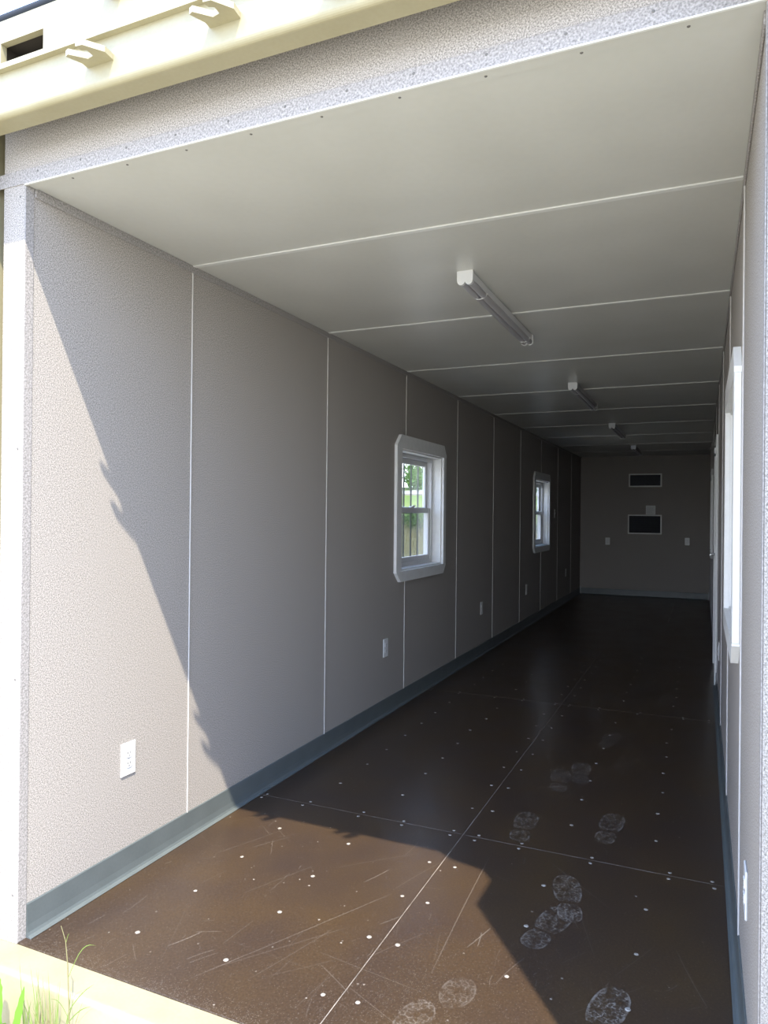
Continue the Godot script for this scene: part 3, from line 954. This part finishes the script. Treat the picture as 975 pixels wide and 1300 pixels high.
func build_weeds() -> void:
	rng.seed = 31
	var gy := -0.2
	var S := Vector3(0.88, 0, -0.45)
	var w := thing("weed", V(0.17, gy, -0.04), "broad-leaved green weed growing in front of the cream sill", "weed")
	for l in [[0.15, 0.005, -0.045, 0.132, 0.035, 0.05, 0.018], [0.20, 0.0, -0.03, 0.228, 0.02, 0.0, 0.011], [0.14, 0.0, -0.07, 0.20, -0.07, 0.02, 0.014], [0.13, 0.0, -0.05, 0.08, -0.05, 0.04, 0.016], [0.17, 0.0, -0.09, 0.24, -0.10, 0.03, 0.013]]:
		broad_leaf(w, V(l[0], gy, -0.06), V(l[3], l[4], l[2]), l[5], l[6], S)
	var stem := thing("tall_grass", V(0.405, gy, -0.03), "tall thin grass stem with arching blades in front of the sill", "grass")
	var sb := MB.new(); sb.tube([V(0.408, gy, -0.03), V(0.406, -0.04, -0.03), V(0.397, 0.125, -0.03), V(0.388, 0.19, -0.03), V(0.370, 0.228, -0.03)], 0.0022, 0.0008, 6)
	part("stalk", sb, M.straw, stem)
	for b in [[0.40, 0.09, 0.503, 0.205, 0.035], [0.39, 0.187, 0.402, 0.215, 0.004], [0.405, 0.0, 0.50, 0.10, 0.01], [0.406, -0.03, 0.33, 0.01, 0.02], [0.406, -0.03, 0.49, 0.035, 0.01], [0.388, 0.17, 0.391, 0.205, 0.0]]:
		var mb := MB.new(); blade(mb, arc(V(b[0], b[1], -0.03), V(b[2], b[3], -0.03), b[4]), 0.0048, Vector3(0.1, 0.99, 0.1))
		part("blade", mb, M.grass, stem)
	# a clump of fine grass along the sill
	var t := thing("grass_tuft", V(0.29, gy, -0.01), "clump of fine dry and green grass between the weed and the tall stem", "grass")
	for i in 60:
		var x := 0.29 + rng.randfn(0, 0.045)
		var tip := V(x + rng.randfn(0.0, 0.05), gy + rng.randf_range(0.10, 0.29), -0.012 + rng.randf_range(-0.02, 0.02))
		var mb := MB.new(); blade(mb, arc(V(x, gy, -0.01), tip, rng.randf_range(0.0, 0.03), 5), rng.randf_range(0.002, 0.005), S)
		part("blade", mb, M.straw if i % 3 == 0 else M.grass, t)

# ------------------------------------------------------------------ scene
func _ready() -> void:
	# camera
	var yaw := 0.4186
	var pit := 0.0027
	var rol := 0.0100
	var fw := V(-sin(yaw), 0, cos(yaw))
	var rt := V(cos(yaw), 0, sin(yaw))
	var fw2 := fw * cos(pit) + Vector3.UP * sin(pit)
	var up2 := fw * -sin(pit) + Vector3.UP * cos(pit)
	var rt3 := rt * cos(rol) + up2 * sin(rol)
	var up3 := rt * -sin(rol) + up2 * cos(rol)
	var cam := Camera3D.new()
	cam.name = "camera"
	cam.fov = rad_to_deg(2.0 * atan(650.0 / 909.25))
	cam.near = 0.05
	cam.far = 400.0
	cam.transform = Transform3D(Basis(rt3, up3, -fw2), V(2.0159, 1.40, -1.5149))
	add_child(cam)
	cam.current = true
	# sky
	var env := Environment.new()
	env.background_mode = Environment.BG_SKY
	var sky := Sky.new()
	var sm := ProceduralSkyMaterial.new()
	sm.sky_top_color = Color(0.56, 0.67, 0.86)
	sm.sky_horizon_color = Color(0.895, 0.91, 0.925)
	sm.sky_curve = 0.18
	sm.ground_bottom_color = Color(0.42, 0.42, 0.30)
	sm.ground_horizon_color = Color(0.70, 0.72, 0.66)
	sm.sky_energy_multiplier = 2.75
	sm.ground_energy_multiplier = 1.0
	sky.sky_material = sm
	env.sky = sky
	env.tonemap_mode = Environment.TONE_MAPPER_LINEAR
	env.tonemap_exposure = 0.88
	env.sdfgi_enabled = true
	env.ssao_enabled = true
	env.ssil_enabled = true
	var we := WorldEnvironment.new()
	we.name = "environment"
	we.environment = env
	add_child(we)
	# sun, read from the shadow of the header on the wall and of the keepers
	var sun := DirectionalLight3D.new()
	sun.name = "sun"
	sun.light_color = Color(1.0, 0.96, 0.885)
	sun.light_energy = SUN_ENERGY
	sun.light_angular_distance = 0.55
	sun.shadow_enabled = true
	sun.sky_mode = DirectionalLight3D.SKY_MODE_LIGHT_ONLY
	add_child(sun)
	sun.look_at_from_position(Vector3.ZERO, V(-0.77, -1.93, 1.0), Vector3.UP)

	make_materials()
	# openings [d0, d1, y0, y1]
	var w1 := [3.29, 4.20, 0.985, 1.878]
	var w2 := [7.86, 8.77, 0.985, 1.878]
	var w3 := [1.20, 2.11, 0.985, 1.878]
	var w4 := [7.86, 8.77, 0.985, 1.878]
	var door := [5.10, 6.05, 0.0, 2.03]
	build_ground()
	build_container([w1, w2], [w3, w4])
	build_floor()
	build_ceiling()
	side_wall(-1, [w1, w2], "wall_left")
	side_wall(1, [w3, w4, door], "wall_right")
	var wb := setting("wall_back", "grey far end wall with two dark vents", "wall")
	var bw := MB.new(); bw.box(0.0, W, 0.0, H, D1, D1 + 0.02)
	part("wall_panel", bw, M.vinyl, wb)
	for x: float in [0.0, W - 0.02]:
		var cb := MB.new(); cb.box(x, x + 0.02, 0.0, 0.13, D1 - 0.02, D1, 0.002)
		part("corner_block", cb, M.grey_frame, wb)
	baseboard("baseboard_left", [V(0, 0, D0 + 0.034), V(0, 0, D1), Vector3.RIGHT], 1, "blue-grey vinyl cove baseboard along the window wall")
	baseboard("baseboard_right", [V(W, 0, D0 + 0.034), V(W, 0, 5.04), Vector3.LEFT], 1, "blue-grey vinyl cove baseboard along the wall with the door")
	baseboard("baseboard_back", [V(0.02, 0, D1), V(W - 0.02, 0, D1), Vector3(0, 0, 1)], 1, "dark vinyl cove baseboard along the far end wall")
	build_front_trim()
	window("window_1", -1, w1[0], w1[1], w1[2], w1[3], "white single-hung window with clipped casing, nearer the open doorway, green slope behind")
	window("window_2", -1, w2[0], w2[1], w2[2], w2[3], "white single-hung window with clipped casing beside the light switch")
	window("window_3", 1, w3[0], w3[1], w3[2], w3[3], "white window casing near the shaded jamb, seen edge-on")
	window("window_4", 1, w4[0], w4[1], w4[2], w4[3], "white window casing beyond the door, seen edge-on")
	bars(w1[0], w1[1], w1[2], w1[3], "black steel bars outside the window nearer the open doorway")
	bars(w2[0], w2[1], w2[2], w2[3], "black steel bars outside the window beside the light switch")
	for a in [[w3, "cream steel shutter added unseen to stop sun at the window near the shaded jamb"], [w4, "cream steel shutter added unseen to stop sun at the window beyond the door"]]:  # unseen plates added to keep direct sun out of these two windows
		var h: Array = a[0]
		var sh := MB.new(); sh.box(W + 0.156, W + 0.172, h[2] - 0.05, h[3] + 0.05, h[0] - 0.05, h[1] + 0.05, 0.003)
		var t := thing("sun_blocker", V(W + 0.164, h[2] - 0.05, (h[0] + h[1]) / 2), a[1], "blocker", "added sun blockers outside the windows")
		part("blocker_plate", sh, M.cream, t)
		for d: float in [h[0] + 0.12, h[1] - 0.12]:
			var hg := MB.new(); hg.tube([V(W + 0.176, h[3] + 0.02, d - 0.05), V(W + 0.176, h[3] + 0.02, d + 0.05)], 0.012, 0.012, 8)
			part("hinge", hg, M.cream, t)
	build_door_1()
	build_container_door()

	# ceiling lights (switched off)
	var l0 := strip_light()
	l0.set_meta("label", "unlit twin-tube strip light nearest the open doorway")
	copy(l0, V(W / 2, H - 0.06, 4.28), "unlit twin-tube strip light, second along the ceiling from the doorway")
	copy(l0, V(W / 2, H - 0.06, 6.98), "unlit twin-tube strip light, third along the ceiling from the doorway")
	copy(l0, V(W / 2, H - 0.06, 9.75), "unlit twin-tube strip light nearest the far wall with the vents")
	# sockets and switch
	plate("wall_outlet", V(0.0, 0.449, 0.610), Vector3.RIGHT, "outlet", "white duplex outlet in the sunlit part of the wall", "outlet")
	plate("wall_outlet", V(0.0, 0.467, 3.060), Vector3.RIGHT, "outlet", "white duplex outlet below the near corner of the first barred window", "outlet")
	plate("wall_outlet", V(0.0, 0.467, 5.435), Vector3.RIGHT, "outlet", "white duplex outlet low on the wall midway between the two barred windows", "outlet")
	plate("wall_outlet", V(0.0, 0.470, 7.430), Vector3.RIGHT, "outlet", "white duplex outlet just before the second barred window", "outlet")
	plate("wall_outlet", V(0.0, 0.480, 10.26), Vector3.RIGHT, "outlet", "white duplex outlet beyond the light switch, by the far corner", "outlet")
	plate("light_switch", V(0.0, 1.43, 9.26), Vector3.RIGHT, "switch", "white light switch on the wall beyond the second barred window", "switch")
	plate("wall_outlet", V(0.475, 0.955, D1), Vector3(0, 0, 1), "outlet", "white duplex outlet on the far wall, on the barred-window side of the vents", "outlet")
	plate("wall_outlet", V(1.78, 0.98, D1), Vector3(0, 0, 1), "outlet", "white duplex outlet on the far wall, on the door side of the vents", "outlet")
	plate("wall_outlet", V(W, 0.42, 0.60), Vector3.LEFT, "outlet", "white outlet plate seen edge-on beside the shaded jamb post", "outlet")
	plate("wall_outlet", V(W, 0.47, 4.00), Vector3.LEFT, "outlet", "white outlet plate seen edge-on before the door with lever handle", "outlet")
	# far wall
	vent("air_vent", 0.825, 1.368, 1.915, 2.148, true, "wide dark grid vent high on the far wall")
	vent("air_vent", 0.815, 1.372, 1.093, 1.432, false, "dark louvred vent with pale frame in the middle of the far wall")
	var nt := thing("paper_notice", V(1.19, 1.436, D1), "white printed paper notice taped above the lower vent", "notice")
	var pp := MB.new(); pp.box(1.112, 1.268, 1.436, 1.592, D1 - 0.003, D1 - 0.001)
	part("paper", pp, mat(lin(0.74, 0.74, 0.72), 0.8), nt)
	var ink := MB.new()
	rng.seed = 3
	for k in 11:
		ink.box(1.124, 1.124 + rng.randf_range(0.07, 0.13), 1.450 + k * 0.012, 1.4522 + k * 0.012, D1 - 0.0036, D1 - 0.0029)
	part("printed_lines", ink, mat(lin(0.25, 0.25, 0.26), 0.8), nt).set_meta("kind", "stuff")

	build_trees()
	build_weeds()
